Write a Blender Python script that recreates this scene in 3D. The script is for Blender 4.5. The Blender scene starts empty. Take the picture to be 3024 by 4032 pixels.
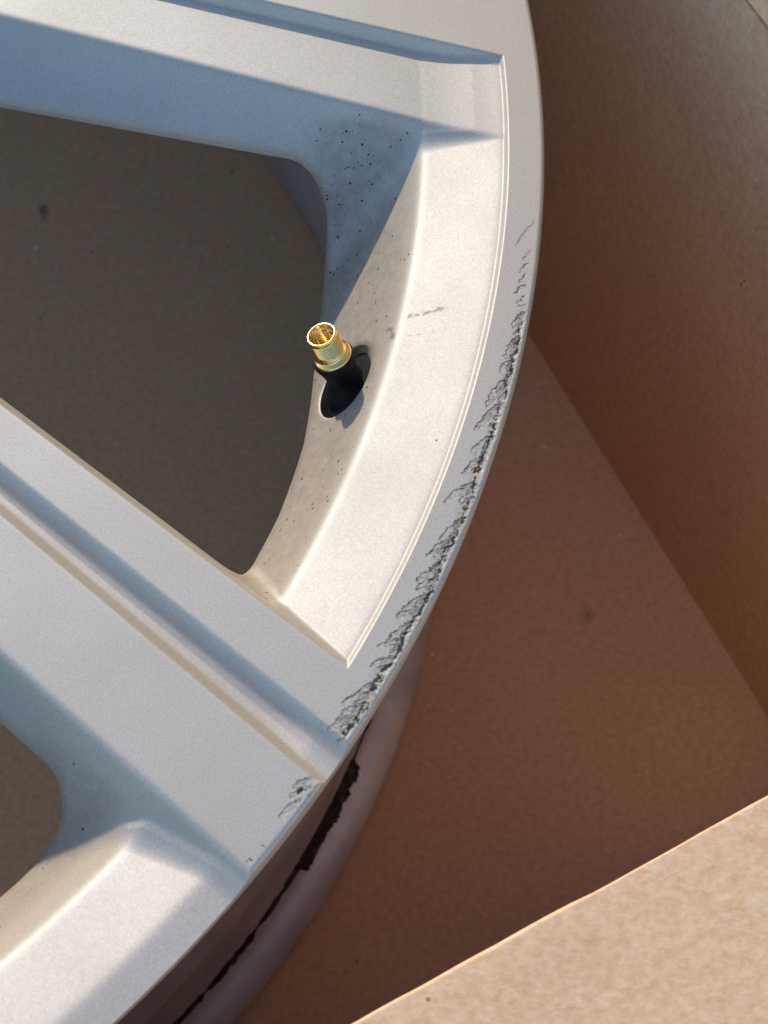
import bpy, bmesh, math, random
import numpy as np

MM = 0.001
ZO = 200.0                       # height of the wheel's front plane above the box floor (mm)
sc = bpy.context.scene
COL = sc.collection

# ------------------------------------------------------------------ camera
cam_d = bpy.data.cameras.new("camera")
cam = bpy.data.objects.new("camera", cam_d)
COL.objects.link(cam)
cam.location = (192.8625 * MM, -199.1147 * MM, (254.3687 + ZO) * MM)
cam.rotation_euler = (0.4070, -0.0753, 0.0)
cam_d.sensor_fit = 'HORIZONTAL'
cam_d.sensor_width = 36.0
cam_d.lens = 36.0 * 2.0009
cam_d.clip_start = 0.01
cam_d.clip_end = 200.0
cam_d.dof.use_dof = True
cam_d.dof.focus_distance = 0.305
cam_d.dof.aperture_fstop = 40.0
sc.camera = cam

# ------------------------------------------------------------------ sky, sun, exposure
SUN_AZ = math.radians(-27.5)          # from +Y towards +X
SUN_EL = math.radians(25.5)
world = bpy.data.worlds.new("World")
sc.world = world
world.use_nodes = True
wn = world.node_tree
wn.nodes.clear()
w_out = wn.nodes.new('ShaderNodeOutputWorld')
w_bg = wn.nodes.new('ShaderNodeBackground')
w_sky = wn.nodes.new('ShaderNodeTexSky')
w_sky.sky_type = 'NISHITA'
w_sky.sun_disc = False
w_sky.sun_elevation = SUN_EL
w_sky.sun_rotation = SUN_AZ
w_sky.altitude = 100.0
w_sky.dust_density = 0.4
w_sky.ozone_density = 4.0
w_bg.inputs['Strength'].default_value = 0.15
wn.links.new(w_sky.outputs[0], w_bg.inputs[0])
wn.links.new(w_bg.outputs[0], w_out.inputs[0])

sun_d = bpy.data.lights.new("sun", 'SUN')
sun_d.energy = 2.0
sun_d.angle = math.radians(1.2)
sun_d.color = (1.0, 0.905, 0.755)
sun = bpy.data.objects.new("sun", sun_d)
COL.objects.link(sun)
sdir = np.array([math.sin(SUN_AZ) * math.cos(SUN_EL), math.cos(SUN_AZ) * math.cos(SUN_EL), math.sin(SUN_EL)])
from mathutils import Vector
sun.rotation_euler = Vector(sdir).to_track_quat('Z', 'Y').to_euler()
sun.location = (-0.5, 1.2, 1.5)

sc.view_settings.view_transform = 'Standard'
sc.view_settings.look = 'None'
sc.view_settings.exposure = 1.36
sc.view_settings.gamma = 1.0
sc.view_settings.use_curve_mapping = False
sc.cycles.max_bounces = 10
sc.cycles.diffuse_bounces = 6
sc.cycles.glossy_bounces = 5
sc.cycles.use_denoising = True

rng = np.random.default_rng(7)
random.seed(7)

# ------------------------------------------------------------------ node helpers
def new_mat(name):
    m = bpy.data.materials.new(name)
    m.use_nodes = True
    nt = m.node_tree
    b = nt.nodes['Principled BSDF']
    return m, nt, b

def nd(nt, kind, **kw):
    n = nt.nodes.new(kind)
    for k, v in kw.items():
        if k in n.inputs.keys():
            n.inputs[k].default_value = v
        else:
            setattr(n, k, v)
    return n

def objcoord(nt):
    g = nt.nodes.new('ShaderNodeNewGeometry')      # world position: every piece is static
    return g.outputs['Position']

def noise(nt, vec, scale, detail=2.0, rough=0.5, mapping=None):
    n = nt.nodes.new('ShaderNodeTexNoise')
    n.inputs['Scale'].default_value = scale
    n.inputs['Detail'].default_value = detail
    n.inputs['Roughness'].default_value = rough
    if mapping is not None:
        mp = nt.nodes.new('ShaderNodeMapping')
        mp.inputs['Scale'].default_value = mapping[0]
        mp.inputs['Rotation'].default_value = mapping[1]
        nt.links.new(vec, mp.inputs['Vector'])
        vec = mp.outputs['Vector']
    nt.links.new(vec, n.inputs['Vector'])
    return n.outputs['Fac']

def ramp(nt, fac, stops):
    r = nt.nodes.new('ShaderNodeValToRGB')
    while len(r.color_ramp.elements) < len(stops):
        r.color_ramp.elements.new(0.5)
    for e, (p, c) in zip(r.color_ramp.elements, stops):
        e.position = p
        e.color = (c, c, c, 1) if not isinstance(c, tuple) else (*c, 1)
    nt.links.new(fac, r.inputs['Fac'])
    return r.outputs['Color']

def mix(nt, fac, a, b):
    m = nt.nodes.new('ShaderNodeMix')
    m.data_type = 'RGBA'
    for sock, v in ((m.inputs[0], fac), (m.inputs[6], a), (m.inputs[7], b)):
        if isinstance(v, (int, float)):
            sock.default_value = v
        elif isinstance(v, tuple):
            sock.default_value = (*v, 1)
        else:
            nt.links.new(v, sock)
    return m.outputs[2]

def math_n(nt, op, a, b=0.0):
    m = nt.nodes.new('ShaderNodeMath')
    m.operation = op
    for s, v in zip(m.inputs, (a, b)):
        if isinstance(v, (int, float)):
            s.default_value = v
        else:
            nt.links.new(v, s)
    return m.outputs[0]

def bump(nt, height, strength, dist, normal=None):
    b = nt.nodes.new('ShaderNodeBump')
    b.inputs['Strength'].default_value = strength
    b.inputs['Distance'].default_value = dist
    nt.links.new(height, b.inputs['Height'])
    if normal is not None:
        nt.links.new(normal, b.inputs['Normal'])
    return b.outputs['Normal']

# ------------------------------------------------------------------ materials
def mat_paint(worn=False):
    m, nt, b = new_mat("silver_paint_worn" if worn else "silver_paint")
    P = objcoord(nt)
    grain = noise(nt, P, 2600.0, 2.0, 0.6)
    grain2 = noise(nt, P, 900.0, 2.0, 0.5)
    soft = noise(nt, P, 45.0, 3.0, 0.55)
    col = mix(nt, ramp(nt, grain, [(0.3, 0.0), (0.7, 1.0)]), (0.345, 0.334, 0.312), (0.435, 0.42, 0.395))
    col = mix(nt, math_n(nt, 'MULTIPLY', ramp(nt, soft, [(0.35, 0.0), (0.75, 1.0)]), 0.20), col, (0.28, 0.265, 0.24))
    # stuck-on specks: sparse everywhere, thick where the attribute says so
    at = nd(nt, 'ShaderNodeAttribute', attribute_name='dust_shade')
    vo = nt.nodes.new('ShaderNodeTexVoronoi')
    vo.inputs['Scale'].default_value = 1500.0
    vo.inputs['Randomness'].default_value = 1.0
    nt.links.new(P, vo.inputs['Vector'])
    cell = nt.nodes.new('ShaderNodeSeparateColor')
    nt.links.new(vo.outputs['Color'], cell.inputs[0])
    thr = math_n(nt, 'MULTIPLY', at.outputs['Fac'], 0.62)
    thr = math_n(nt, 'ADD', thr, 0.00012)
    sel = math_n(nt, 'LESS_THAN', cell.outputs[0], thr)
    rad = math_n(nt, 'MULTIPLY', math_n(nt, 'MULTIPLY', cell.outputs[1], cell.outputs[1]), 0.46)
    spot = math_n(nt, 'LESS_THAN', vo.outputs['Distance'], rad)
    speck = math_n(nt, 'MULTIPLY', sel, spot)
    # thin brake-dust film in the same places, doubling as painted shade on the band
    film_shade = math_n(nt, 'MULTIPLY', math_n(nt, 'MINIMUM', math_n(nt, 'MULTIPLY', at.outputs['Fac'], 2.2), 0.45), ramp(nt, noise(nt, P, 420.0, 4.0, 0.65), [(0.25, 0.25), (0.7, 1.0)]))
    col = mix(nt, film_shade, col, (0.10, 0.10, 0.10))
    st = nd(nt, 'ShaderNodeAttribute', attribute_name='stain')
    col = mix(nt, st.outputs['Fac'], col, (0.085, 0.075, 0.062))
    col = mix(nt, speck, col, (0.035, 0.032, 0.03))
    metal = math_n(nt, 'MULTIPLY', math_n(nt, 'SUBTRACT', 1.0, speck), 0.92)
    metal = math_n(nt, 'MULTIPLY', metal, math_n(nt, 'SUBTRACT', 1.0, st.outputs['Fac']))
    rough = math_n(nt, 'ADD', math_n(nt, 'ADD', math_n(nt, 'MULTIPLY', grain2, 0.06), math_n(nt, 'MULTIPLY', soft, 0.10)), 0.535)
    rough = math_n(nt, 'ADD', rough, math_n(nt, 'MULTIPLY', speck, 0.35))
    nrm = bump(nt, grain, 0.06, 0.00010)
    nrm = bump(nt, grain2, 0.05, 0.00015, nrm)
    if worn:
        ra = nd(nt, 'ShaderNodeAttribute', attribute_name='rash')
        sp = nt.nodes.new('ShaderNodeSeparateColor')
        nt.links.new(ra.outputs['Color'], sp.inputs[0])
        bare = sp.outputs[0]
        dark = sp.outputs[1]
        tan = sp.outputs[2]
        col = mix(nt, bare, col, mix(nt, grain2, (0.29, 0.275, 0.25), (0.42, 0.40, 0.365)))
        col = mix(nt, tan, col, (0.40, 0.31, 0.21))
        col = mix(nt, dark, col, (0.028, 0.024, 0.02))
        any_ = math_n(nt, 'MAXIMUM', math_n(nt, 'MULTIPLY', bare, 0.85), math_n(nt, 'MAXIMUM', dark, tan))
        metal = math_n(nt, 'MULTIPLY', metal, math_n(nt, 'SUBTRACT', 1.0, math_n(nt, 'MULTIPLY', any_, 0.9)))
        rough = math_n(nt, 'ADD', rough, math_n(nt, 'MULTIPLY', any_, 0.25))
    nt.links.new(col, b.inputs['Base Color'])
    nt.links.new(metal, b.inputs['Metallic'])
    nt.links.new(rough, b.inputs['Roughness'])
    nt.links.new(nrm, b.inputs['Normal'])
    b.inputs['Coat Weight'].default_value = 0.06
    b.inputs['Coat Roughness'].default_value = 0.25
    # the warm, matt pigment under the flakes
    df = nt.nodes.new('ShaderNodeBsdfDiffuse')
    df.inputs['Roughness'].default_value = 0.3
    tint = nt.nodes.new('ShaderNodeMix')
    tint.data_type = 'RGBA'
    tint.blend_type = 'MULTIPLY'
    tint.inputs[0].default_value = 1.0
    nt.links.new(col, tint.inputs[6])
    tint.inputs[7].default_value = (1.52, 1.06, 0.54, 1)
    nt.links.new(tint.outputs[2], df.inputs['Color'])
    nt.links.new(nrm, df.inputs['Normal'])
    ms = nt.nodes.new('ShaderNodeMixShader')
    ms.inputs[0].default_value = 0.28
    nt.links.new(b.outputs[0], ms.inputs[1])
    nt.links.new(df.outputs[0], ms.inputs[2])
    nt.links.new(ms.outputs[0], nt.nodes['Material Output'].inputs['Surface'])
    return m

def mat_barrel():
    m, nt, b = new_mat("barrel_paint")
    P = objcoord(nt)
    g = noise(nt, P, 60.0, 4.0, 0.6)
    f = noise(nt, P, 900.0, 2.0, 0.6)
    col = mix(nt, ramp(nt, g, [(0.4, 0.0), (0.75, 1.0)]), (0.60, 0.62, 0.64), (0.45, 0.455, 0.46))
    nt.links.new(col, b.inputs['Base Color'])
    b.inputs['Metallic'].default_value = 0.35
    nt.links.new(math_n(nt, 'ADD', math_n(nt, 'MULTIPLY', f, 0.1), 0.38), b.inputs['Roughness'])
    return m

def mat_rubber(name="black_rubber", base=0.005, rough=0.6):
    m, nt, b = new_mat(name)
    P = objcoord(nt)
    f = noise(nt, P, 1500.0, 3.0, 0.6)
    col = mix(nt, f, (base * 0.7, base * 0.7, base * 0.75), (base * 1.5, base * 1.5, base * 1.6))
    nt.links.new(col, b.inputs['Base Color'])
    b.inputs['Roughness'].default_value = rough
    b.inputs['Specular IOR Level'].default_value = 0.22
    nt.links.new(bump(nt, f, 0.15, 0.0002), b.inputs['Normal'])
    return m

def mat_residue():
    m, nt, b = new_mat("tyre_rubber_residue")
    P = objcoord(nt)
    f = noise(nt, P, 260.0, 4.0, 0.65)
    col = mix(nt, ramp(nt, f, [(0.52, 0.0), (0.72, 1.0)]), (0.010, 0.009, 0.008), (0.11, 0.075, 0.048))
    nt.links.new(col, b.inputs['Base Color'])
    b.inputs['Roughness'].default_value = 0.8
    nt.links.new(bump(nt, f, 0.6, 0.0006), b.inputs['Normal'])
    return m

def mat_brass():
    m, nt, b = new_mat("brass")
    P = objcoord(nt)
    f = noise(nt, P, 800.0, 3.0, 0.6)
    col = mix(nt, f, (0.80, 0.47, 0.13), (0.95, 0.66, 0.25))
    nt.links.new(col, b.inputs['Base Color'])
    b.inputs['Metallic'].default_value = 1.0
    nt.links.new(math_n(nt, 'ADD', math_n(nt, 'MULTIPLY', f, 0.10), 0.13), b.inputs['Roughness'])
    return m

def mat_card(name="cardboard", warm=0.0):
    m, nt, b = new_mat(name)
    P = objcoord(nt)
    big = noise(nt, P, 14.0, 4.0, 0.55)
    mid = noise(nt, P, 460.0, 4.0, 0.62)
    fin = noise(nt, P, 700.0, 3.0, 0.65)
    hair = noise(nt, P, 420.0, 3.0, 0.6, ((1.0, 2.2, 1.0), (0.0, 0.0, 0.5)))
    col = mix(nt, ramp(nt, mid, [(0.3, 0.0), (0.7, 1.0)]), (0.605, 0.342, 0.158), (0.735, 0.455, 0.25))
    col = mix(nt, math_n(nt, 'MULTIPLY', ramp(nt, hair, [(0.5, 0.0), (0.72, 1.0)]), 0.40), col, (0.78, 0.58, 0.38))
    col = mix(nt, math_n(nt, 'MULTIPLY', ramp(nt, fin, [(0.28, 1.0), (0.46, 0.0)]), 0.20), col, (0.34, 0.19, 0.09))
    col = mix(nt, math_n(nt, 'MULTIPLY', ramp(nt, big, [(0.35, 0.0), (0.7, 1.0)]), 0.10), col, (0.36, 0.21, 0.11))
    # rare dark flecks and bright fibre glints
    vo = nt.nodes.new('ShaderNodeTexVoronoi')
    vo.inputs['Scale'].default_value = 260.0
    nt.links.new(P, vo.inputs['Vector'])
    cell = nt.nodes.new('ShaderNodeSeparateColor')
    nt.links.new(vo.outputs['Color'], cell.inputs[0])
    sz = math_n(nt, 'LESS_THAN', vo.outputs['Distance'], math_n(nt, 'MULTIPLY', cell.outputs[1], 0.16))
    darkf = math_n(nt, 'MULTIPLY', math_n(nt, 'LESS_THAN', cell.outputs[0], 0.05), sz)
    lightf = math_n(nt, 'MULTIPLY', math_n(nt, 'GREATER_THAN', cell.outputs[0], 0.955), sz)
    col = mix(nt, math_n(nt, 'MULTIPLY', darkf, 0.7), col, (0.09, 0.05, 0.03))
    col = mix(nt, math_n(nt, 'MULTIPLY', lightf, 0.9), col, (0.85, 0.82, 0.78))
    sp = nd(nt, 'ShaderNodeAttribute', attribute_name='spot')
    col = mix(nt, sp.outputs['Fac'], col, (0.035, 0.022, 0.014))
    nt.links.new(col, b.inputs['Base Color'])
    b.inputs['Roughness'].default_value = 0.85
    b.inputs['Specular IOR Level'].default_value = 0.25
    n1 = bump(nt, hair, 0.18, 0.0004)
    n1 = bump(nt, fin, 0.30, 0.0003, n1)
    nt.links.new(n1, b.inputs['Normal'])
    return m

def mat_ground():
    m, nt, b = new_mat("concrete")
    P = objcoord(nt)
    f = noise(nt, P, 8.0, 6.0, 0.6)
    col = mix(nt, f, (0.25, 0.235, 0.21), (0.36, 0.34, 0.31))
    nt.links.new(col, b.inputs['Base Color'])
    b.inputs['Roughness'].default_value = 0.9
    return m

M_PAINT = mat_paint(False)
M_WORN = mat_paint(True)
M_BARREL = mat_barrel()
M_RUBBER = mat_rubber()
M_RESID = mat_residue()
M_BRASS = mat_brass()
M_CARD = mat_card()
M_GROUND = mat_ground()

# ------------------------------------------------------------------ object helpers
def empty(name, loc=(0, 0, 0), rz=0.0):
    o = bpy.data.objects.new(name, None)
    o.empty_display_size = 0.05
    COL.objects.link(o)
    o.location = loc
    o.rotation_euler = (0, 0, rz)
    return o

def mesh_obj(name, verts, faces, mat, parent=None, normals=None, smooth=True, attrs=None):
    """verts (n,3) in metres, faces = list of (k,4)/(k,3) int arrays or python lists."""
    me = bpy.data.meshes.new(name)
    verts = np.asarray(verts, dtype=np.float32)
    if isinstance(faces, list) and len(faces) and isinstance(faces[0], np.ndarray) and faces[0].ndim == 2:
        sizes = np.concatenate([np.full(len(f), f.shape[1]) for f in faces])
        loops = np.concatenate([f.ravel() for f in faces])
    else:
        sizes = np.array([len(f) for f in faces])
        loops = np.concatenate([np.asarray(f) for f in faces])
    me.vertices.add(len(verts))
    me.vertices.foreach_set('co', verts.ravel())
    me.loops.add(len(loops))
    me.loops.foreach_set('vertex_index', loops.astype(np.int32))
    me.polygons.add(len(sizes))
    me.polygons.foreach_set('loop_start', np.concatenate([[0], np.cumsum(sizes)[:-1]]).astype(np.int32))
    me.polygons.foreach_set('use_smooth', np.full(len(sizes), smooth))
    me.update(calc_edges=True)
    me.validate()
    if attrs:
        for an, (kind, data) in attrs.items():
            a = me.attributes.new(an, kind, 'POINT')
            a.data.foreach_set('color' if kind == 'FLOAT_COLOR' else 'value', np.asarray(data, np.float32).ravel())
    if normals is not None:
        me.normals_split_custom_set_from_vertices(np.asarray(normals, dtype=np.float32))
    me.materials.append(mat)
    o = bpy.data.objects.new(name, me)
    COL.objects.link(o)
    if parent is not None:
        o.parent = parent
    return o

def lathe(name, prof, mat, parent, seg=360, th0=0.0, th1=2 * math.pi, jitter=None, frame=None, smooth=True, sharp=None):
    """revolve an (r, z) profile in mm about z (or about a frame (origin, ex, ey, ez))."""
    prof = np.asarray(prof, float)
    full = abs(th1 - th0 - 2 * math.pi) < 1e-6
    n = seg if full else seg + 1
    th = np.linspace(th0, th1, seg + 1)[:n]
    R, T = np.meshgrid(prof[:, 0], th, indexing='ij')
    Zp = np.repeat(prof[:, 1][:, None], n, 1)
    X, Y = R * np.cos(T), R * np.sin(T)
    V = np.stack([X, Y, Zp], -1).reshape(-1, 3)
    if frame is not None:
        o, ex, ey, ez = frame
        V = o + V[:, :1] * ex + V[:, 1:2] * ey + V[:, 2:] * ez
    V = V + np.array([0, 0, ZO])
    m = len(prof)
    i, j = np.meshgrid(np.arange(m - 1), np.arange(n if full else n - 1), indexing='ij')
    j2 = (j + 1) % n
    F = np.stack([i * n + j, (i + 1) * n + j, (i + 1) * n + j2, i * n + j2], -1).reshape(-1, 4)
    ob = mesh_obj(name, V * MM, [F], mat, parent, smooth=smooth)
    if sharp is not None:
        ob.data.set_sharp_from_angle(angle=math.radians(sharp))
    return ob

# value noise for wear shapes
_NT = rng.random((256, 256))
def vnoise(x, y):
    xi = np.floor(x).astype(int); yi = np.floor(y).astype(int)
    fx = x - xi; fy = y - yi
    fx = fx * fx * (3 - 2 * fx); fy = fy * fy * (3 - 2 * fy)
    a = _NT[xi % 256, yi % 256]; b = _NT[(xi + 1) % 256, yi % 256]
    c = _NT[xi % 256, (yi + 1) % 256]; d = _NT[(xi + 1) % 256, (yi + 1) % 256]
    return (a * (1 - fx) + b * fx) * (1 - fy) + (c * (1 - fx) + d * fx) * fy

# ------------------------------------------------------------------ wheel: plan geometry of the front face (mm)
R_RIM = 245.0
R_LIP = 237.7

def table(knots, lo, hi, sig, step=0.02):
    xs = np.arange(lo, hi, step)
    k = sorted(knots)
    ys = np.interp(xs, [a for a, _ in k], [b for _, b in k])
    # extend end slopes
    h = int(4 * sig / step)
    if h > 0:
        g = np.exp(-0.5 * (np.arange(-h, h + 1) * step / sig) ** 2)
        g /= g.sum()
        pad = np.concatenate([ys[0] + (ys[1] - ys[0]) * np.arange(-h, 0), ys, ys[-1] + (ys[-1] - ys[-2]) * np.arange(1, h + 1)])
        ys = np.convolve(pad, g, 'valid')
    return lambda v: np.interp(v, xs, ys)

# ring between the two spokes of a pair (crisp lip edge)
P_BOWL = table([(30, -120), (190, -53.0), (204, -30.7), (220.2, -5.4), (234.6, -1.60), (236.5, -1.10), (260, -1.10)], 30, 260, 0.75)
P_LIP = table([(30, -300), (234.2, -5.0), (237.5, 0.0), (260, 0.0)], 30, 260, 0.11)
# ring between pairs (lip lower than the spokes, soft shoulder)
P_LOW = table([(30, -120), (195, -52.0), (210, -30.2), (224.8, -7.6), (239.0, -3.7), (260, -3.7)], 30, 260, 0.8)

def line(p, q, flip=1):
    p = np.array(p, float); q = np.array(q, float)
    d = (q - p) / np.linalg.norm(q - p)
    n = np.array([d[1], -d[0]]) * flip       # right-hand side of the direction = clockwise side
    return p, d, n

L1 = line((132.4, 21.8), (232.8, -3.4))       # spoke A, clockwise top edge
W1 = line((132.2, 7.5), (190.7, -2.1))        # window edge below it
G1 = line((185.9, 26.8), (236.8, 15.4))       # spoke A, step edge
U2 = line((141.7, -69.7), (204.9, -117.7), -1)   # spoke B, upper edge (normal towards window)
G2 = line((142.9, -81.8), (206.2, -132.0))       # spoke B, groove upper edge
D2 = line((146.4, -117.4), (189.8, -153.9))      # spoke B, clockwise top edge

def dist(L, x, y):
    return (x - L[0][0]) * L[2][0] + (y - L[0][1]) * L[2][1]
def along(L, x, y):
    return (x - L[0][0]) * L[1][0] + (y - L[0][1]) * L[1][1]

T_STEP = table([(-60, 0), (0, 0), (1.7, -2.6), (80, -2.6)], -60, 80, 0.22)
T_EDGE = table([(-60, 0), (0, 0), (60, -60)], -60, 60, 0.55)      # unit slope fall with a rounded crest
T_EDGE_S = table([(-60, 0), (0, 0), (60, -60)], -60, 60, 0.28)

def spoke_a(x, y):
    dg = dist(G1, x, y); dl = dist(L1, x, y)
    top = T_STEP(dg)
    de = np.clip(13.9 + (9.0 - 13.9) * (along(L1, x, y) / 62.0), 7.5, 16.0)
    wall = T_EDGE(dl) * 10.6 / de
    up = T_EDGE(-dg - 19.0) * 1.6
    return top + wall + up

def spoke_b(x, y):
    du = dist(U2, x, y); dd = dist(D2, x, y); dg = dist(G2, x, y)
    s = along(G2, x, y)
    w = np.clip(7.1 + 1.5 * s / 81.0, 5.5, 9.0)
    gr = np.where(dg < w * 0.55, T_G_UP(dg), T_G_DN(w - dg))
    gr = np.where((dg > -3) & (dg < w + 3), gr, 0.0)
    return gr + T_EDGE_S(du) * 2.6 + T_EDGE(dd) * 1.45

T_G_UP = table([(-20, 0), (0, 0), (2.9, -2.75), (4.3, -3.1), (30, -3.1)], -20, 30, 0.25)
T_G_DN = table([(-20, 0), (0, 0), (2.0, -2.6), (3.6, -3.1), (30, -3.1)], -20, 30, 0.25)

def smax(a, b, k):
    h = np.maximum(k - np.abs(a - b), 0) / k
    m = np.maximum(a, b)
    return m + h * h * k * 0.25 * np.clip(-m / 0.9, 0, 1)

def rot(x, y, deg):
    c, s = math.cos(math.radians(deg)), math.sin(math.radians(deg))
    return c * x - s * y, s * x + c * y

def rmin(a, b, R):
    return R - np.hypot(np.maximum(R - a, 0), np.maximum(R - b, 0))

RW_T = np.array([-40, -26.9, -22.7, -17.9, -12.7, -8.7, -4.9, -2.3, 10])
RW_R = np.array([209.2, 209.2, 209.2, 207.7, 204.6, 203.0, 202.3, 202.0, 202.0])

def hole_pair(x, y, r, th):       # window inside a pair: > 0 inside the opening
    e1 = dist(W1, x, y)
    e2 = dist(U2, x, y) - 4.2
    e3 = np.interp(th, RW_T, RW_R) - r
    f = rmin(rmin(e1, e3, 9.0), e2, 3.0)
    f = rmin(f, r - 96.0, 6.0)
    return np.where((th < 25) & (th > -60), f, -50.0)

def hole_gap(x, y, r, th):        # window between two pairs, bounded by spoke B here and spoke A of the next pair
    e1 = dist(D2, x, y) - 7.4
    xr, yr = rot(x, y, 72)
    e2 = -dist(G1, xr, yr) - 19.0 - 7.0
    e2 = np.where(xr > 20, e2, -50)
    e3 = 211.8 - r
    f = rmin(rmin(e1, e3, 8.0), e2, 7.0)
    f = rmin(f, r - 96.0, 6.0)
    return np.where((th < -25) & (th > -85), f, -50.0)

VB = np.array([205.7, -53.2, -17.6])          # valve base point on the band
VN = np.array([-0.3684, 0.1725, 0.9135]); VN /= np.linalg.norm(VN)
VR, VT = math.hypot(VB[0], VB[1]), math.atan2(VB[1], VB[0])
def hole_valve(x, y):
    dx, dy = x - VB[0], y - VB[1]
    a = dx * math.cos(VT) + dy * math.sin(VT)
    t = -dx * math.sin(VT) + dy * math.cos(VT)
    q = np.hypot(a / 4.5, t / 8.3)
    return (1 - q) * 5.0

def face_height(x, y):
    """returns z, opening function, class (0 ring, 1..10 spokes)"""
    zr = None
    spokes = np.full(x.shape, -1e3); cls = np.zeros(x.shape, int)
    ring = np.full(x.shape, -1e3)
    hol = np.full(x.shape, -50.0)
    r = np.hypot(x, y)
    sm = None
    for k in range(5):
        xr, yr = rot(x, y, 72 * k)
        th = np.degrees(np.arctan2(yr, xr))
        near = (th > -100) & (th < 62)
        A = np.where(near & (xr > 20), spoke_a(xr, yr), -1e3)
        B = np.where(near & (xr > 20), spoke_b(xr, yr), -1e3)
        up = A > spokes
        spokes = np.where(up, A, spokes); cls = np.where(up, 2 * k + 1, cls)
        up = B > spokes
        spokes = np.where(up, B, spokes); cls = np.where(up, 2 * k + 2, cls)
        # ring kind
        inA = (dist(G2, xr, yr) < 0) & (dist(G1, xr, yr) > -8) & (th > -60) & (th < 30)
        ring = np.where(inA, np.maximum(P_BOWL(r), ring), ring)
        sm = inA if sm is None else (sm | inA)
        hol = np.maximum(hol, hole_pair(xr, yr, r, th))
        hol = np.maximum(hol, hole_gap(xr, yr, r, th))
    ring = np.where(sm, ring, P_LOW(r))
    z = smax(ring, spokes, np.clip(1.6 - 0.75 * np.maximum(ring, spokes), 1.6, 9.0))
    cls = np.where(spokes > ring, cls, 0)
    z = np.where(sm, smax(z, P_LIP(r), 0.2), z)
    # hub
    hub = np.where(r < 110, -6.0 - 0.0 * r, -1e3)
    hub = np.where(r < 92, -6.0, -6.0 - (r - 92) * 2.2)
    z = smax(z, np.where(r < 115, hub, -1e3), 3.0)
    hv = hole_valve(x, y)
    hol2 = np.maximum(hol, hv)
    # rounded edges of the openings
    e = np.clip(-hol, 0, 1.5) / 1.5
    z = z - 1.5 * (1 - np.sqrt(np.clip(1 - (1 - e) ** 2, 0, 1)))
    e = np.clip(-hv, 0, 0.6) / 0.6
    z = z - 0.6 * (1 - np.sqrt(np.clip(1 - (1 - e) ** 2, 0, 1)))
    # rolled outer edge
    ro = 1.0
    q = np.clip((r - (R_RIM - ro)) / ro, 0, 1)
    z = np.minimum(z, -ro * (1 - np.sqrt(1 - q * q)) + 0.0)
    zl = z
    return zl, hol2, cls

def grid_normals(P):
    du = np.gradient(P, axis=0); dv = np.gradient(P, axis=1)
    n = np.cross(du, dv)
    n /= np.linalg.norm(n, axis=-1, keepdims=True) + 1e-12
    return n

def cat(*a):
    return np.unique(np.round(np.concatenate(a), 6))

# ---- parent empties
wheel = empty('alloy_wheel', (0, 0, 0))
wheel['label'] = 'silver alloy car wheel with kerb rash on its lip, lying in the box'
wheel['category'] = 'wheel'

# ---- main face grid: rows = r, columns = theta
rows = cat(np.arange(40, 120, 2.5), np.arange(120, 200, 0.45), np.arange(200, 232, 0.30), np.arange(232, R_LIP, 0.16), [R_LIP])
cols = cat(np.arange(-55, 15.001, 0.06), np.arange(15, 305.001, 0.5)) 
cols = cols[cols < 304.999]
TH = np.radians(cols)
Rg, Tg = np.meshgrid(rows, TH, indexing='ij')
X, Y = Rg * np.cos(Tg), Rg * np.sin(Tg)
Z, HO, CL = face_height(X, Y)
PG = np.stack([X, Y, Z], -1)
# wrap columns for normals
PGw = np.concatenate([PG[:, -1:], PG, PG[:, :1]], 1)
NG = grid_normals(PGw)[:, 1:-1]
if NG[-1, 0, 2] < 0: NG = -NG
nr, nc = Z.shape

# brake dust by spoke A and elsewhere; along the band it also paints shade
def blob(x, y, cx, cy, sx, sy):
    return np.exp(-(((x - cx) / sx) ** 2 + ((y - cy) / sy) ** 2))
dust_shade = 0.75 * blob(X, Y, 208, -3.5, 5.5, 3.0) + 0.45 * blob(X, Y, 203.5, -6.0, 2.5, 3.0) + 0.20 * blob(X, Y, 209, -18, 5, 13)
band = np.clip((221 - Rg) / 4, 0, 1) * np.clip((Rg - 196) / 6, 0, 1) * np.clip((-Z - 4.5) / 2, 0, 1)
dust_shade += 0.10 * band + 0.12 * band * blob(X, Y, 205, -60, 30, 40)
dust_shade += 0.06 * band * blob(X, Y, 160, -150, 15, 15)
thd = np.degrees(Tg)
# stain streaks beside the valve
def streak(x, y, p, q, w, f0, seed):
    p = np.array(p, float); q = np.array(q, float); d = q - p; L = np.linalg.norm(d); d /= L
    a = (x - p[0]) * d[0] + (y - p[1]) * d[1]
    b = -(x - p[0]) * d[1] + (y - p[1]) * d[0]
    nz = vnoise(a * 2.3 + seed, b * 2.6 + seed) * 0.6 + vnoise(a * 5.1 + seed, b * 5.7) * 0.4
    env = np.clip((a + 0.6) / 0.8, 0, 1) * np.clip((L + 0.8 - a) / 1.2, 0, 1) * np.exp(-(b / w) ** 2)
    return np.clip((env * f0 + nz * 0.75 - 0.98) * 4.0, 0, 1)
stain = np.zeros_like(X)
win = (X > 195) & (X < 235) & (Y > -62) & (Y < -30)
xs_, ys_ = X[win], Y[win]
stain[win] = np.clip(streak(xs_, ys_, (217.0, -45.4), (225.0, -44.0), 0.9, 0.78, 3.0) * 0.6
                     + streak(xs_, ys_, (213.6, -46.2), (214.2, -50.5), 1.0, 0.85, 11.0) * 0.85
                     + streak(xs_, ys_, (216.6, -49.9), (222.5, -49.3), 0.5, 0.66, 21.0) * 0.5, 0, 1)

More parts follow.
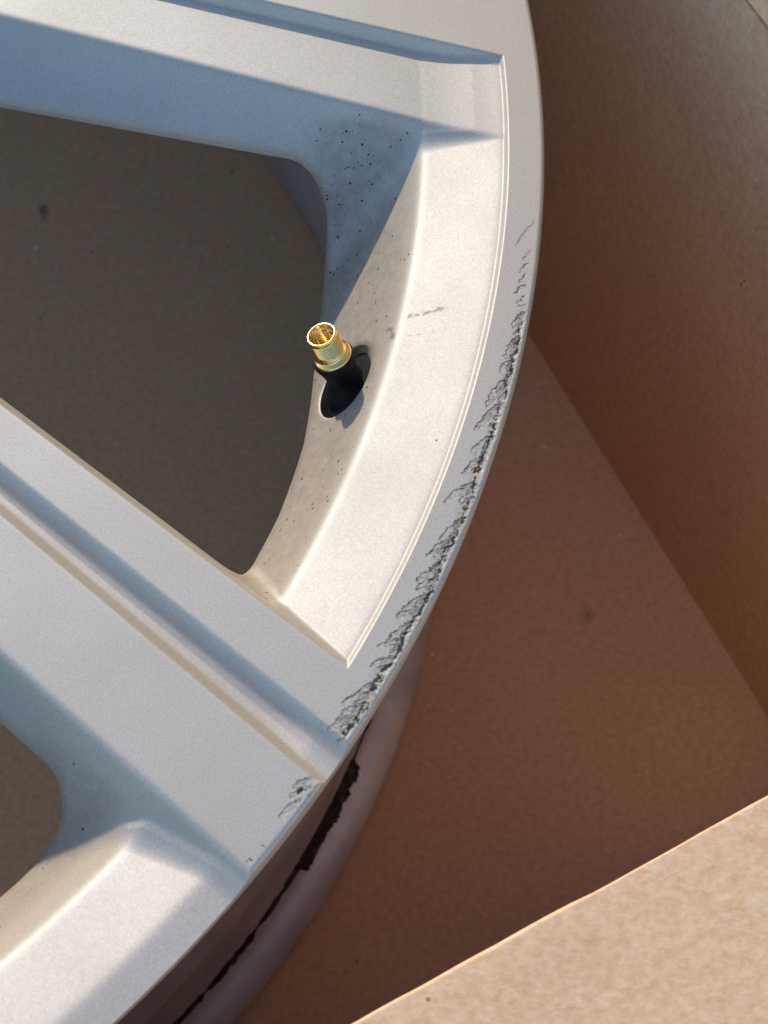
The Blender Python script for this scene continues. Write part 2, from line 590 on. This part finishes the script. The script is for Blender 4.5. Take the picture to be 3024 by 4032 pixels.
def extract(name, keep_cell, mat, parent, wall_depth=9.0):
    """faces of the grid whose cell mask is set, clipped at HO = 0, with a wall dropped from the cut."""
    jn = (np.arange(nc) + 1) % nc
    ci, cj = np.nonzero(keep_cell)
    if len(ci) == 0:
        return None
    q = np.stack([ci * nc + cj, (ci + 1) * nc + cj, (ci + 1) * nc + jn[cj], ci * nc + jn[cj]], -1)
    ho = HO.ravel()
    hq = ho[q]
    solid = (hq <= 0).all(1)
    empty_ = (hq > 0).all(1)
    quads = q[solid]
    cut = q[~solid & ~empty_]
    pos = PG.reshape(-1, 3); nor = NG.reshape(-1, 3)
    at = np.stack([dust_shade.ravel(), stain.ravel()], -1)
    ex_p, ex_n, ex_a = [], [], []
    base = nr * nc
    cache = {}
    def cutpt(a, b):
        key = (a, b) if a < b else (b, a)
        if key in cache: return cache[key]
        t = ho[a] / (ho[a] - ho[b])
        ex_p.append(pos[a] * (1 - t) + pos[b] * t)
        n = nor[a] * (1 - t) + nor[b] * t
        ex_n.append(n / np.linalg.norm(n)); ex_a.append(at[a] * (1 - t) + at[b] * t)
        cache[key] = base + len(ex_p) - 1
        return cache[key]
    polys = []; rim = []
    for f in cut:
        out = []; cp = []
        for k in range(4):
            a, b = int(f[k]), int(f[(k + 1) % 4])
            if ho[a] <= 0: out.append(a)
            if (ho[a] <= 0) != (ho[b] <= 0):
                c = cutpt(a, b)
                out.append(c); cp.append((c, ho[a] <= 0))
        if len(out) >= 3: polys.append(out)
        if len(cp) == 2:
            # leaving point first
            (c0, l0), (c1, l1) = cp
            rim.append((c0, c1) if l0 else (c1, c0))
    allp = np.concatenate([pos, np.array(ex_p).reshape(-1, 3)]) if ex_p else pos
    alln = np.concatenate([nor, np.array(ex_n).reshape(-1, 3)]) if ex_p else nor
    alla = np.concatenate([at, np.array(ex_a).reshape(-1, 2)]) if ex_p else at
    # dropped wall
    wp, wn_, wa, wf = [], [], [], []
    nb = len(allp)
    for a, b in rim:
        pa, pb = allp[a], allp[b]
        d = pb - pa; d[2] = 0
        L = np.hypot(d[0], d[1])
        if L < 1e-6: continue
        nn = np.array([d[1], -d[0], 0]) / L
        # towards the opening: sample sign
        k0 = nb + len(wp)
        uc = 0.0 if math.hypot(pa[0] - VB[0], pa[1] - VB[1]) < 9.5 and abs(hole_valve(pa[0], pa[1])) < 0.3 else 0.75
        for p in (pa, pb):
            for dz in (0.0, -wall_depth):
                wp.append((p[0] - nn[0] * uc * -dz, p[1] - nn[1] * uc * -dz, p[2] + dz)); wn_.append(nn); wa.append((0, 0))
        wf.append([k0, k0 + 1, k0 + 3, k0 + 2])
    if wp:
        allp = np.concatenate([allp, np.array(wp)])
        alln = np.concatenate([alln, np.array(wn_)])
        alla = np.concatenate([alla, np.array(wa)])
    used = np.zeros(len(allp), bool)
    used[quads.ravel()] = True
    for p_ in polys: used[p_] = True
    for w_ in wf: used[w_] = True
    remap = np.cumsum(used) - 1
    fl = list(quads)
    sizes = []
    loops = [remap[quads].ravel()]
    faces_q = remap[quads]
    others = [list(remap[p_]) for p_ in polys] + [list(remap[w_]) for w_ in wf]
    by = {}
    for o_ in others: by.setdefault(len(o_), []).append(o_)
    arrs = [faces_q] if len(faces_q) else []
    for kk in sorted(by): arrs.append(np.array(by[kk]))
    if not arrs: return None
    V = allp[used] + np.array([0, 0, ZO])
    A = alla[used]
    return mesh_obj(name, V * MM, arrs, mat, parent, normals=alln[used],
                    attrs={'dust_shade': ('FLOAT', A[:, 0]), 'stain': ('FLOAT', A[:, 1])})

cellc = CL[:-1, :]
rc = np.repeat(rows[:-1, None], nc, 1)
hubm = rc < 100
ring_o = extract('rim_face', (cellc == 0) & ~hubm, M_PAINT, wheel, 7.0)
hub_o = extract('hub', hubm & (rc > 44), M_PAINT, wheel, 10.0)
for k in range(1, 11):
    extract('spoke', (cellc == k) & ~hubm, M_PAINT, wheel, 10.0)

# ------------------------------------------------------------------ lip with kerb rash
lr = cat(np.arange(R_LIP, 244.9, 0.12), np.array([244.6, 244.75, 244.85, 244.93, 244.98, 245.0]))
lc = cat(np.arange(-48, 14.001, 0.034), np.arange(14, 312.001, 0.5))
lc = lc[lc < 311.999]
Rl, Tl = np.meshgrid(lr, np.radians(lc), indexing='ij')
Xl, Yl = Rl * np.cos(Tl), Rl * np.sin(Tl)
Zl, _, _ = face_height(Xl, Yl)
bare = np.zeros_like(Xl); dark = np.zeros_like(Xl); tan = np.zeros_like(Xl); dep = np.zeros_like(Xl)
AA = -np.degrees(Tl) * math.radians(1) * R_RIM        # arc length, clockwise positive (mm)
TT = R_RIM - Rl                                       # inward from the rim (mm)
arc = lambda deg: -deg * math.radians(1) * R_RIM
lcA = -np.radians(lc) * R_RIM
def flake(a0, t0, la, lt, w0, seed, shade=1.0, curve=0.35, lines=0.5):
    """feather-shaped chip: root near the rim at (a0,t0), tip at (a0+la, t0+lt)"""
    global bare, dark, dep
    L = math.hypot(la, lt)
    jj = np.nonzero((lcA > a0 - 3) & (lcA < a0 + la + 3))[0]
    if len(jj) == 0: return
    sl = slice(jj.min(), jj.max() + 1)
    a = AA[:, sl] - a0; t = TT[:, sl] - t0
    ux, uy = la / L, lt / L
    s = (a * ux + t * uy) / L
    p = -a * uy + t * ux
    p = p - curve * L * 0.25 * np.sin(np.clip(s, 0, 1) * math.pi) * 0.6
    p = p + (vnoise(a * 1.7 + seed, t * 1.7 + seed * 2) - 0.5) * 0.55 + (vnoise(a * 4.5 + seed, t * 4.5) - 0.5) * 0.35
    sc_ = np.clip(s, 0, 1)
    w = w0 * (0.55 + 0.9 * sc_) * np.clip(1 - sc_, 0, 1) ** 0.55 * np.clip(s * 6 + 1, 0, 1)
    ins = np.clip((w - np.abs(p)) / 0.12, 0, 1) * (s > -0.12) * (s < 1)
    edge = np.exp(-((np.abs(p) - w) / 0.13) ** 2) * (s > -0.05) * (s < 1.0)
    edge = edge * np.where(p > 0, 1.0, 0.55) * (0.35 + 0.9 * vnoise(a * 2.2 + seed * 3, t * 2.2))  # dark outline of the chip also paints its depth shading
    st = vnoise(s * L * 0.9 + seed, p * 5.5 + seed * 1.3)
    streaks = np.clip((st - 0.60) * 5, 0, 1) * ins * lines
    bare[:, sl] = np.maximum(bare[:, sl], ins * shade)
    dark[:, sl] = np.maximum(dark[:, sl] * (1 - 0.5 * ins), np.clip(edge * 0.85 + streaks * 0.8, 0, 1))
    dep[:, sl] = np.maximum(dep[:, sl], ins * (0.10 + 0.16 * st))

fr = np.random.default_rng(21)
# individually placed feathers (angle, depth mm, length mm along arc, width)
big = [(-11.2, 2.6, 3.2, 0.75), (-12.3, 3.0, 4.0, 0.9), (-13.3, 2.6, 3.4, 0.8), (-14.3, 3.4, 5.0, 0.9), (-15.6, 3.8, 5.2, 0.9),
       (-17.9, 4.2, 5.0, 0.85), (-18.5, 4.0, 3.6, 0.8), (-20.3, 4.8, 4.6, 0.85), (-21.6, 3.2, 4.2, 0.7), (-22.4, 4.0, 4.4, 0.75),
       (-23.0, 4.0, 4.2, 0.8), (-24.0, 3.2, 4.0, 0.9), (-24.9, 3.4, 4.0, 0.9), (-25.6, 4.0, 4.4, 0.85), (-26.2, 4.2, 3.4, 0.8),
       (-27.0, 4.2, 3.6, 0.8), (-27.7, 3.8, 3.0, 0.75), (-28.6, 3.6, 4.0, 0.9), (-29.5, 3.8, 3.6, 0.9), (-30.3, 3.8, 3.8, 0.9),
       (-31.0, 4.0, 4.4, 0.85), (-31.7, 3.6, 3.0, 1.1), (-32.0, 3.0, 2.6, 1.0)]
for i, (dg, dp, ln, w) in enumerate(big):
    dg = dg + fr.uniform(-0.35, 0.35); ln = ln * fr.uniform(0.6, 1.5); w = w * fr.uniform(0.65, 1.45); dp = dp * fr.uniform(0.75, 1.12)
    flake(arc(dg), 1.3, ln * 1.1, dp - 0.5, w * 1.15, 10.0 + 7.3 * i, 0.95)
    for _ in range(2):
        flake(arc(dg) + fr.uniform(-1.2, 1.6), 1.2 + fr.uniform(0, 0.6), ln * fr.uniform(0.35, 0.7), (dp - 0.9) * fr.uniform(0.35, 0.8),
              w * fr.uniform(0.35, 0.7), fr.uniform(0, 200), fr.uniform(0.7, 1.0), fr.uniform(-0.2, 0.5))
for dg in np.arange(-10.6, -32.6, -0.42):
    if fr.random() < 0.85:
        flake(arc(dg) + fr.uniform(-0.6, 0.6), 1.15, fr.uniform(1.0, 2.6), fr.uniform(0.5, 1.7), fr.uniform(0.2, 0.45), fr.uniform(0, 200), fr.uniform(0.6, 1.0))
# faint first scratches, and the patch beyond the groove
for dg, t0, la, lt, w in [(-6.0, 1.7, 6.4, 3.2, 0.10), (-7.6, 1.9, 2.6, 1.3, 0.12), (-8.3, 2.0, 2.8, 1.5, 0.22), (-8.9, 2.1, 2.6, 1.2, 0.28), (-9.5, 2.2, 2.6, 1.6, 0.30), (-10.1, 1.9, 2.2, 1.2, 0.25)]:
    flake(arc(dg), t0, la, lt, w, dg * 9 + 300, 0.55, 0.3, 0.9)
for dg, t0, la, lt, w in [(-34.6, 1.1, 2.6, 2.4, 1.0), (-35.1, 1.2, 3.0, 1.7, 1.1), (-35.6, 1.3, 4.6, 0.9, 0.95), (-35.0, 1.2, 1.6, 2.6, 0.6)]:
    flake(arc(dg), t0, la, lt, w, dg * 5 + 400, 0.95, 0.1)
# gouged line along the rim edge of the rash: dark pits with bits of bare tan metal
env = np.clip((AA - arc(-10.8)) / 4, 0, 1) * np.clip((arc(-32.7) - AA) / 1.0, 0, 1)
wob = (vnoise(AA * 0.35 + 5, AA * 0 + 3) - 0.5) * 1.0 + (vnoise(AA * 1.3 + 9, AA * 0 + 8) - 0.5) * 0.5
wid = 0.28 + 0.8 * vnoise(AA * 0.22 + 40, AA * 0 + 2)
gl = np.exp(-((TT - 1.55 - wob) / wid) ** 2) * env
n1 = vnoise(AA * 1.5, TT * 2.3 + 50); n2 = vnoise(AA * 1.7 + 80, TT * 2.1); n3 = vnoise(AA * 3.4 + 33, TT * 4.0)
dk = np.clip((gl * (0.55 * n1 + 0.45 * n3) - 0.40) * 9, 0, 1)
tn = np.clip((gl * n2 - 0.46) * 7, 0, 1) * (1 - dk)
bare = np.maximum(bare, np.clip((gl - 0.35) * 3, 0, 1) * 0.9)
dark = np.maximum(dark, dk); tan = np.maximum(tan, tn)
dep += np.clip(gl, 0, 1) * (0.12 + 0.35 * n1) 
# one dark clot in the patch, and three tiny nicks on spoke B's end
for (dg, t, sa, st_, v) in [(-35.3, 2.4, 0.9, 0.45, 1.0), (-37.9, 1.6, 0.16, 0.5, .9), (-38.6, 1.7, 0.2, 0.45, .9), (-38.75, 2.0, 0.14, 0.3, .8)]:
    g = np.exp(-(((AA - arc(dg)) / sa) ** 2 + ((TT - t) / st_) ** 2))
    dark = np.maximum(dark, np.clip((g - 0.35 - 0.25 * (n3 - .5)) * 6, 0, 1) * v)
# keep the wear off the groove and the lowered lip
Zl = Zl - 0.40 * np.clip(dep, 0, 0.55) * (0.55 + 0.9 * vnoise(AA * 3.7, TT * 3.9))* (dep > 0.01)
PL = np.stack([Xl, Yl, Zl], -1)
# skirt below the rounded edge
sk = [(245.0, -4.6), (245.0, -7.0), (244.8, -9.0), (244.2, -10.6), (243.2, -11.6)]
skr = []
for rr, zz in sk:
    zrow = np.minimum(np.full(len(lc), zz), Zl[-1] - 0.4 if rr == 245.0 and zz > -6 else 1e3)
    skr.append(np.stack([rr * np.cos(np.radians(lc)), rr * np.sin(np.radians(lc)), zrow], -1))
PL = np.concatenate([PL, np.stack(skr)], 0)
NL = grid_normals(np.concatenate([PL[:, -1:], PL, PL[:, :1]], 1))[:, 1:-1]
if NL[3, 0, 2] < 0: NL = -NL
pad = np.zeros((len(sk), len(lc)))
bare, dark, tan = (np.concatenate([q, pad], 0) for q in (bare, dark, tan))
nlr, nlc = PL.shape[:2]
I, J = np.meshgrid(np.arange(nlr - 1), np.arange(nlc), indexing='ij')
J2 = (J + 1) % nlc
FL = np.stack([I * nlc + J, (I + 1) * nlc + J, (I + 1) * nlc + J2, I * nlc + J2], -1).reshape(-1, 4)
lip = mesh_obj('lip', (PL.reshape(-1, 3) + np.array([0, 0, ZO])) * MM, [FL], M_WORN, wheel, normals=NL.reshape(-1, 3),
               attrs={'rash': ('FLOAT_COLOR', np.stack([bare, dark, tan, np.ones_like(bare)], -1)),
                      'dust_shade': ('FLOAT', np.zeros(nlr * nlc)), 'stain': ('FLOAT', np.zeros(nlr * nlc))})
lip['label'] = 'outer lip with scraped, flaking kerb rash'

# ------------------------------------------------------------------ barrel and rear flange
def smooth_prof(pts, n=6):
    pts = np.array(pts, float)
    out = [pts[0]]
    for i in range(1, len(pts) - 1):
        a, b, c = pts[i - 1], pts[i], pts[i + 1]
        f = 0.35
        p0 = b + (a - b) * min(f, 2.5 / (np.linalg.norm(a - b) + 1e-9)); p1 = b + (c - b) * min(f, 2.5 / (np.linalg.norm(c - b) + 1e-9))
        for t in np.linspace(0, 1, n):
            out.append((1 - t) ** 2 * p0 + 2 * t * (1 - t) * b + t * t * p1)
    out.append(pts[-1])
    return np.array(out)

outer = smooth_prof([(243.3, -11.5), (240, -12.4), (233, -11.5), (229.5, -14.5), (228, -32), (229.2, -34.5), (226.5, -38), (218, -54), (217, -104),
                     (224, -138), (230.0, -150), (232.2, -153), (231.0, -156), (232.6, -181.5), (234.0, -186.0)])
lathe('barrel', outer, M_BARREL, wheel, 480)
inner = smooth_prof([(222.0, -20), (214.5, -36), (212.5, -60), (212.5, -110), (216, -145), (222, -178), (224.5, -190), (226.5, -199.0)])
lathe('barrel_inside', inner[::-1], M_BARREL, wheel, 480)
flange = smooth_prof([(234.0, -186.0), (236.0, -188.6), (241.5, -190.2), (245.0, -193.0), (245.0, -198.0), (243.0, -200.0), (229.0, -200.0), (226.5, -199.0)])
lathe('rear_flange', flange, M_BARREL, wheel, 480)

# ragged tyre-rubber residue in the corner of the rear bead seat
def residue_strip(th_list, lo_fn, hi_fn, name):
    """strip on the flange corner between profile lengths lo and hi (mm along the profile)"""
    prof = np.concatenate([outer[-8:], flange[:14]])
    seg = np.linalg.norm(np.diff(prof, axis=0), axis=1)
    keep = np.concatenate([[True], seg > 1e-4]); prof = prof[keep]
    s = np.concatenate([[0], np.cumsum(np.linalg.norm(np.diff(prof, axis=0), axis=1))])
    tg = np.gradient(prof, axis=0)
    nrm = np.stack([-tg[:, 1], tg[:, 0]], -1); nrm /= np.linalg.norm(nrm, axis=1, keepdims=True) + 1e-9
    nrm *= np.sign(nrm[:, :1] * 1.0 + nrm[:, 1:] * 1.0 + 1e-9)
    V = []; n = 9
    for th in th_list:
        lo, hi = lo_fn(th), hi_fn(th)
        for k in range(n):
            u = k / (n - 1)
            ss = lo + (hi - lo) * u
            r = np.interp(ss, s, prof[:, 0]); z = np.interp(ss, s, prof[:, 1])
            nx = np.interp(ss, s, nrm[:, 0]); nz = np.interp(ss, s, nrm[:, 1])
            h = 0.05 + 0.5 * math.sin(math.pi * u) ** 0.6 * (0.4 + 0.9 * float(vnoise(np.array(th * 14.0), np.array(k * 0.8))))
            if k in (0, n - 1): h = -0.1
            V.append(((r + nx * h) * math.cos(math.radians(th)), (r + nx * h) * math.sin(math.radians(th)), z + nz * h + ZO))
    m = len(th_list)
    F = [np.array([(i * n + k, i * n + k + 1, (i + 1) * n + k + 1, (i + 1) * n + k) for i in range(m - 1) for k in range(n - 1)])]
    return mesh_obj(name, np.array(V) * MM, F, M_RESID, wheel), s, prof
ths = np.arange(-8, -62, -0.12)
def n1d(th, f, o): return float(vnoise(np.array(th * f + o), np.array(o * 1.7)))
_pf = np.concatenate([outer[-8:], flange[:14]])
S_CORNER = float(np.sum(np.linalg.norm(np.diff(outer[-8:], axis=0), axis=1)))
def lo_f(th):
    patch = np.clip((th + 31.5) / 0.7, 0, 1) * np.clip((-21.8 - th) / 0.7, 0, 1)
    wf = np.clip((n1d(th, 1.1, 5.0) - 0.22) * 4, 0.12, 1) if patch < 0.5 else 1.0
    return S_CORNER + 0.2 - wf * 0.7 - wf * 1.0 * n1d(th, 3.0, 4.0) - 0.5 * n1d(th, 9.0, 1.0) - 0.4 * patch
def hi_f(th):
    patch = np.clip((th + 30.6) / 0.25, 0, 1) * np.clip((-21.9 - th) / 0.35, 0, 1)
    wf = np.clip((n1d(th, 1.1, 5.0) - 0.22) * 4, 0.12, 1) if patch < 0.5 else 1.0
    return S_CORNER + 0.2 + wf * 0.8 + wf * 1.3 * n1d(th, 2.2, 9.0) * n1d(th, 0.5, 2.0) + 0.5 * wf * n1d(th, 8.0, 3.0) + patch * (1.4 + 1.6 * n1d(th, 1.6, 6.0) + 0.9 * n1d(th, 5.0, 16.0))
residue_strip(ths, lo_f, hi_f, 'rubber_residue')

# ------------------------------------------------------------------ valve stem
ez = VN
ex = np.cross(np.array([0.0, 1.0, 0.0]), ez); ex /= np.linalg.norm(ex)
ey = np.cross(ez, ex)
FR = (VB, ex, ey, ez)
rub = smooth_prof([(0.0, -6.0), (5.6, -6.0), (5.2, -1.6), (3.7, 0.6), (3.3, 2.4), (3.75, 5.2), (4.25, 7.0), (4.3, 7.9), (4.05, 8.25), (0.0, 8.25)], 5)
stem = lathe('valve_stem', rub, M_RUBBER, wheel, 64, frame=FR)
col_p = smooth_prof([(0.0, 8.0), (3.95, 8.0), (4.0, 8.5), (3.75, 8.9), (3.2, 9.15), (3.0, 9.8), (2.85, 10.2), (0.0, 10.2)], 4)
lathe('brass_collar', col_p, M_BRASS, stem, 64, frame=FR)
# threaded tip: helical thread outside, open bore with inner thread
def thread_tip():
    seg, pitch = 72, 0.62
    prof = []
    z0, z1 = 9.9, 14.25
    zs = np.arange(z0, z1, 0.055)
    rows_ = []
    for z in zs: rows_.append((2.92, z, 0.15, 1))
    for (r, z) in [(2.96, 14.3), (2.98, 14.7), (2.93, 14.92), (2.80, 15.0), (2.62, 15.0), (2.52, 14.92), (2.46, 14.7), (2.44, 13.6)]:
        rows_.append((r, z, 0.0, 1))
    for z in np.arange(13.5, 9.0, -0.06): rows_.append((2.12 if z < 13.3 else 2.3, z, 0.13, -1))
    rows_.append((0.75, 8.95, 0, 1)); rows_.append((0.7, 9.9, 0, 1)); rows_.append((0.55, 10.0, 0, 1)); rows_.append((0.0, 10.0, 0, 1))
    th = np.linspace(0, 2 * math.pi, seg, endpoint=False)
    V = []
    for r, z, amp, sg in rows_:
        ph = (z / pitch - th / (2 * math.pi)) % 1.0
        tri = 1 - 2 * np.abs(ph - 0.5) * 2 * 0.5
        tri = 1 - np.abs(ph * 2 - 1) * 2
        fade = min(1.0, max(0.0, (z - 10.0) / 0.5)) * (min(1.0, max(0.0, (14.25 - z) / 0.4)) if sg > 0 else 1.0)
        rr = r + amp * tri * sg * fade
        V.append(np.stack([rr * np.cos(th), rr * np.sin(th), np.full(seg, z)], -1))
    V = np.concatenate(V)
    V = VB + V[:, :1] * ex + V[:, 1:2] * ey + V[:, 2:] * ez + np.array([0, 0, ZO])
    m = len(rows_)
    i, j = np.meshgrid(np.arange(m - 1), np.arange(seg), indexing='ij')
    j2 = (j + 1) % seg
    F = np.stack([i * seg + j, i * seg + j2, (i + 1) * seg + j2, (i + 1) * seg + j], -1).reshape(-1, 4)
    return mesh_obj('threaded_tip', V * MM, [F], M_BRASS, stem)
thread_tip()
# rubber grommet filling the hole below the stem (lies in the tilted band)
gn = np.array([-0.82 * math.cos(VT), -0.82 * math.sin(VT), 0.572])
gx = np.array([-math.sin(VT), math.cos(VT), 0.0]); gy = np.cross(gn, gx)
gpr = smooth_prof([(0.0, -0.9), (6.8, -0.9), (8.7, -1.6), (8.7, -6.0), (0.0, -6.0)], 4)
lathe('valve_grommet', gpr, M_RUBBER, wheel, 64, frame=(VB - 0.6 * gn, gx, gy * 0.90, gn))

# ------------------------------------------------------------------ cardboard box
BOX_A = math.radians(27.9)
box = empty('cardboard_box', (0, 0, 0), BOX_A)
box['label'] = 'open brown cardboard box holding the wheel, near flap folded out'
box['category'] = 'box'
XR, XL, YN, YF = 274.8, -264.0, -253.4, 276.0        # inner faces in box coordinates (mm)
TOP = 198.0                                           # height of the folds
TK = 4.0
def panel(name, u0, u1, v0, v1, fn, mat, parent, nu=40, nv=30, thick=TK, attr=None, spots=()):
    """sheet patch with thickness; fn(u,v) -> (pos, normal) in mm, box coordinates"""
    us = np.linspace(u0, u1, nu); vs = np.linspace(v0, v1, nv) if np.isscalar(v0) else v0
    nv = len(vs)
    Pt, Bt, sp = [], [], []
    for v in vs:
        for u in us:
            p, n = fn(u, v)
            Pt.append(p); Bt.append(p - n * thick)
            sp.append(max([math.exp(-(((u - a) / s) ** 2 + ((v - b) / s) ** 2) ** 2) for a, b, s in spots] or [0.0]))
    V = np.array(Pt + Bt); N = nu * nv
    F = []
    for j in range(nv - 1):
        for i in range(nu - 1):
            a = j * nu + i
            F.append((a, a + 1, a + nu + 1, a + nu)); F.append((N + a, N + a + nu, N + a + nu + 1, N + a + 1))
    for i in range(nu - 1):
        a = i; F.append((a, N + a, N + a + 1, a + 1))
        a = (nv - 1) * nu + i; F.append((a, a + 1, N + a + 1, N + a))
    for j in range(nv - 1):
        a = j * nu; F.append((a, a + nu, N + a + nu, N + a))
        a = j * nu + nu - 1; F.append((a, N + a, N + a + nu, a + nu))
    o = mesh_obj(name, V * MM, [np.array(F)], mat, parent, attrs={'spot': ('FLOAT', np.array(sp + [0.0] * N))})
    o.data.set_sharp_from_angle(angle=math.radians(40))
    return o

def wv(u, v, f, o):
    return (float(vnoise(np.array(u * f + o), np.array(v * f + o * 0.7))) - 0.5)

c_, s_ = math.cos(-BOX_A), math.sin(-BOX_A)
def tobox(x, y): return (c_ * x - s_ * y, s_ * x + c_ * y)
fs = [(*tobox(291.1, -36.0), 1.5), (*tobox(109.5, 107.0), 1.6)]
panel('base_panel', XL - 4, XR + 4, YN - 4, YF + 4, lambda u, v: (np.array([u, v, 0.0]), np.array([0, 0, 1.0])), M_CARD, box, 220, 220, spots=fs)

def wall(name, L0, L1_, place, bow):
    def fn(u, v):
        d = bow * math.sin(math.pi * min(max((u - L0) / (L1_ - L0), 0), 1)) * math.sin(math.pi * v / TOP * 0.9) + wv(u, v, 0.012, bow + 3) * 0.8
        return place(u, v, d)
    return panel(name, L0, L1_, 0.3, TOP - 2.0, fn, M_CARD, box, 60, 30)
wall('wall_panel', YN + 0.3, YF - 0.3, lambda u, v, d: (np.array([XR + d, u, v]), np.array([-1.0, 0, 0])), 1.0)
wall('wall_panel', YN + 0.3, YF - 0.3, lambda u, v, d: (np.array([XL - d, u, v]), np.array([1.0, 0, 0])), 1.2)
wall('wall_panel', XL - 4, XR + 4, lambda u, v, d: (np.array([u, YN - d * 0.1, v]), np.array([0, 1.0, 0])), 0.5)
wall('wall_panel', XL - 4, XR + 4, lambda u, v, d: (np.array([u, YF + d, v]), np.array([0, -1.0, 0])), 1.0)

def flap(L0, L1_, place, droop, length, seed, rad=0.5):
    """fold over an arc from the top of a wall, then a nearly flat panel; v = length along the sheet"""
    arc_l = rad * (math.pi / 2 + droop)
    def prof(v):
        if v < arc_l:
            a = v / rad
            return rad - rad * math.cos(a), rad * math.sin(a) - rad, (-math.cos(a), math.sin(a))
        a = math.pi / 2 + droop
        q = v - arc_l
        return rad - rad * math.cos(a) + math.sin(a) * q, rad * math.sin(a) - rad + math.cos(a) * q, (-math.cos(a), math.sin(a))
    def fn(u, v):
        o, z, (no, nz) = prof(v)
        amp = min(1.0, v / 25.0)
        dz = wv(u, v, 0.02, seed) * 1.6 * amp + wv(u, v, 0.08, seed + 5) * 0.35 
        o = o + wv(u, 3.0, 0.035, seed + 9) * 0.25 + wv(u, 7.0, 0.15, seed + 4) * 0.2
        return place(u, o + no * dz, TOP + z + nz * dz, no, nz)
    vs = np.concatenate([np.linspace(0, arc_l, 9)[:-1], np.linspace(arc_l, length, 40)])
    return panel('flap', L0, L1_, vs, None, fn, M_CARD, box, 150, thick=3.6)
near = flap(XL, XR, lambda u, o, z, no, nz: (np.array([u, YN - o, z]), np.array([0, -no, nz])), math.radians(6), 190, 2.0)
near['label'] = 'sunlit folded-out flap in front of the wheel'
flap(YN + 1, YF - 1, lambda u, o, z, no, nz: (np.array([XR + o, u, z]), np.array([no, 0, nz])), math.radians(-84), 150, 12.0)
flap(YN + 1, YF - 1, lambda u, o, z, no, nz: (np.array([XL - o, u, z]), np.array([-no, 0, nz])), math.radians(40), 190, 22.0)
flap(XL - 4, XR + 7, lambda u, o, z, no, nz: (np.array([u, YF + o, z]), np.array([0, no, nz])), math.radians(-82), 95, 32.0)  # unseen far flap, stood up and sized to keep sun off the floor

# ------------------------------------------------------------------ ground
g = mesh_obj('ground', np.array([(-30, -30, -0.0045), (30, -30, -0.0045), (30, 30, -0.0045), (-30, 30, -0.0045)]), [np.array([(0, 1, 2, 3)])], M_GROUND)
g['kind'] = 'structure'
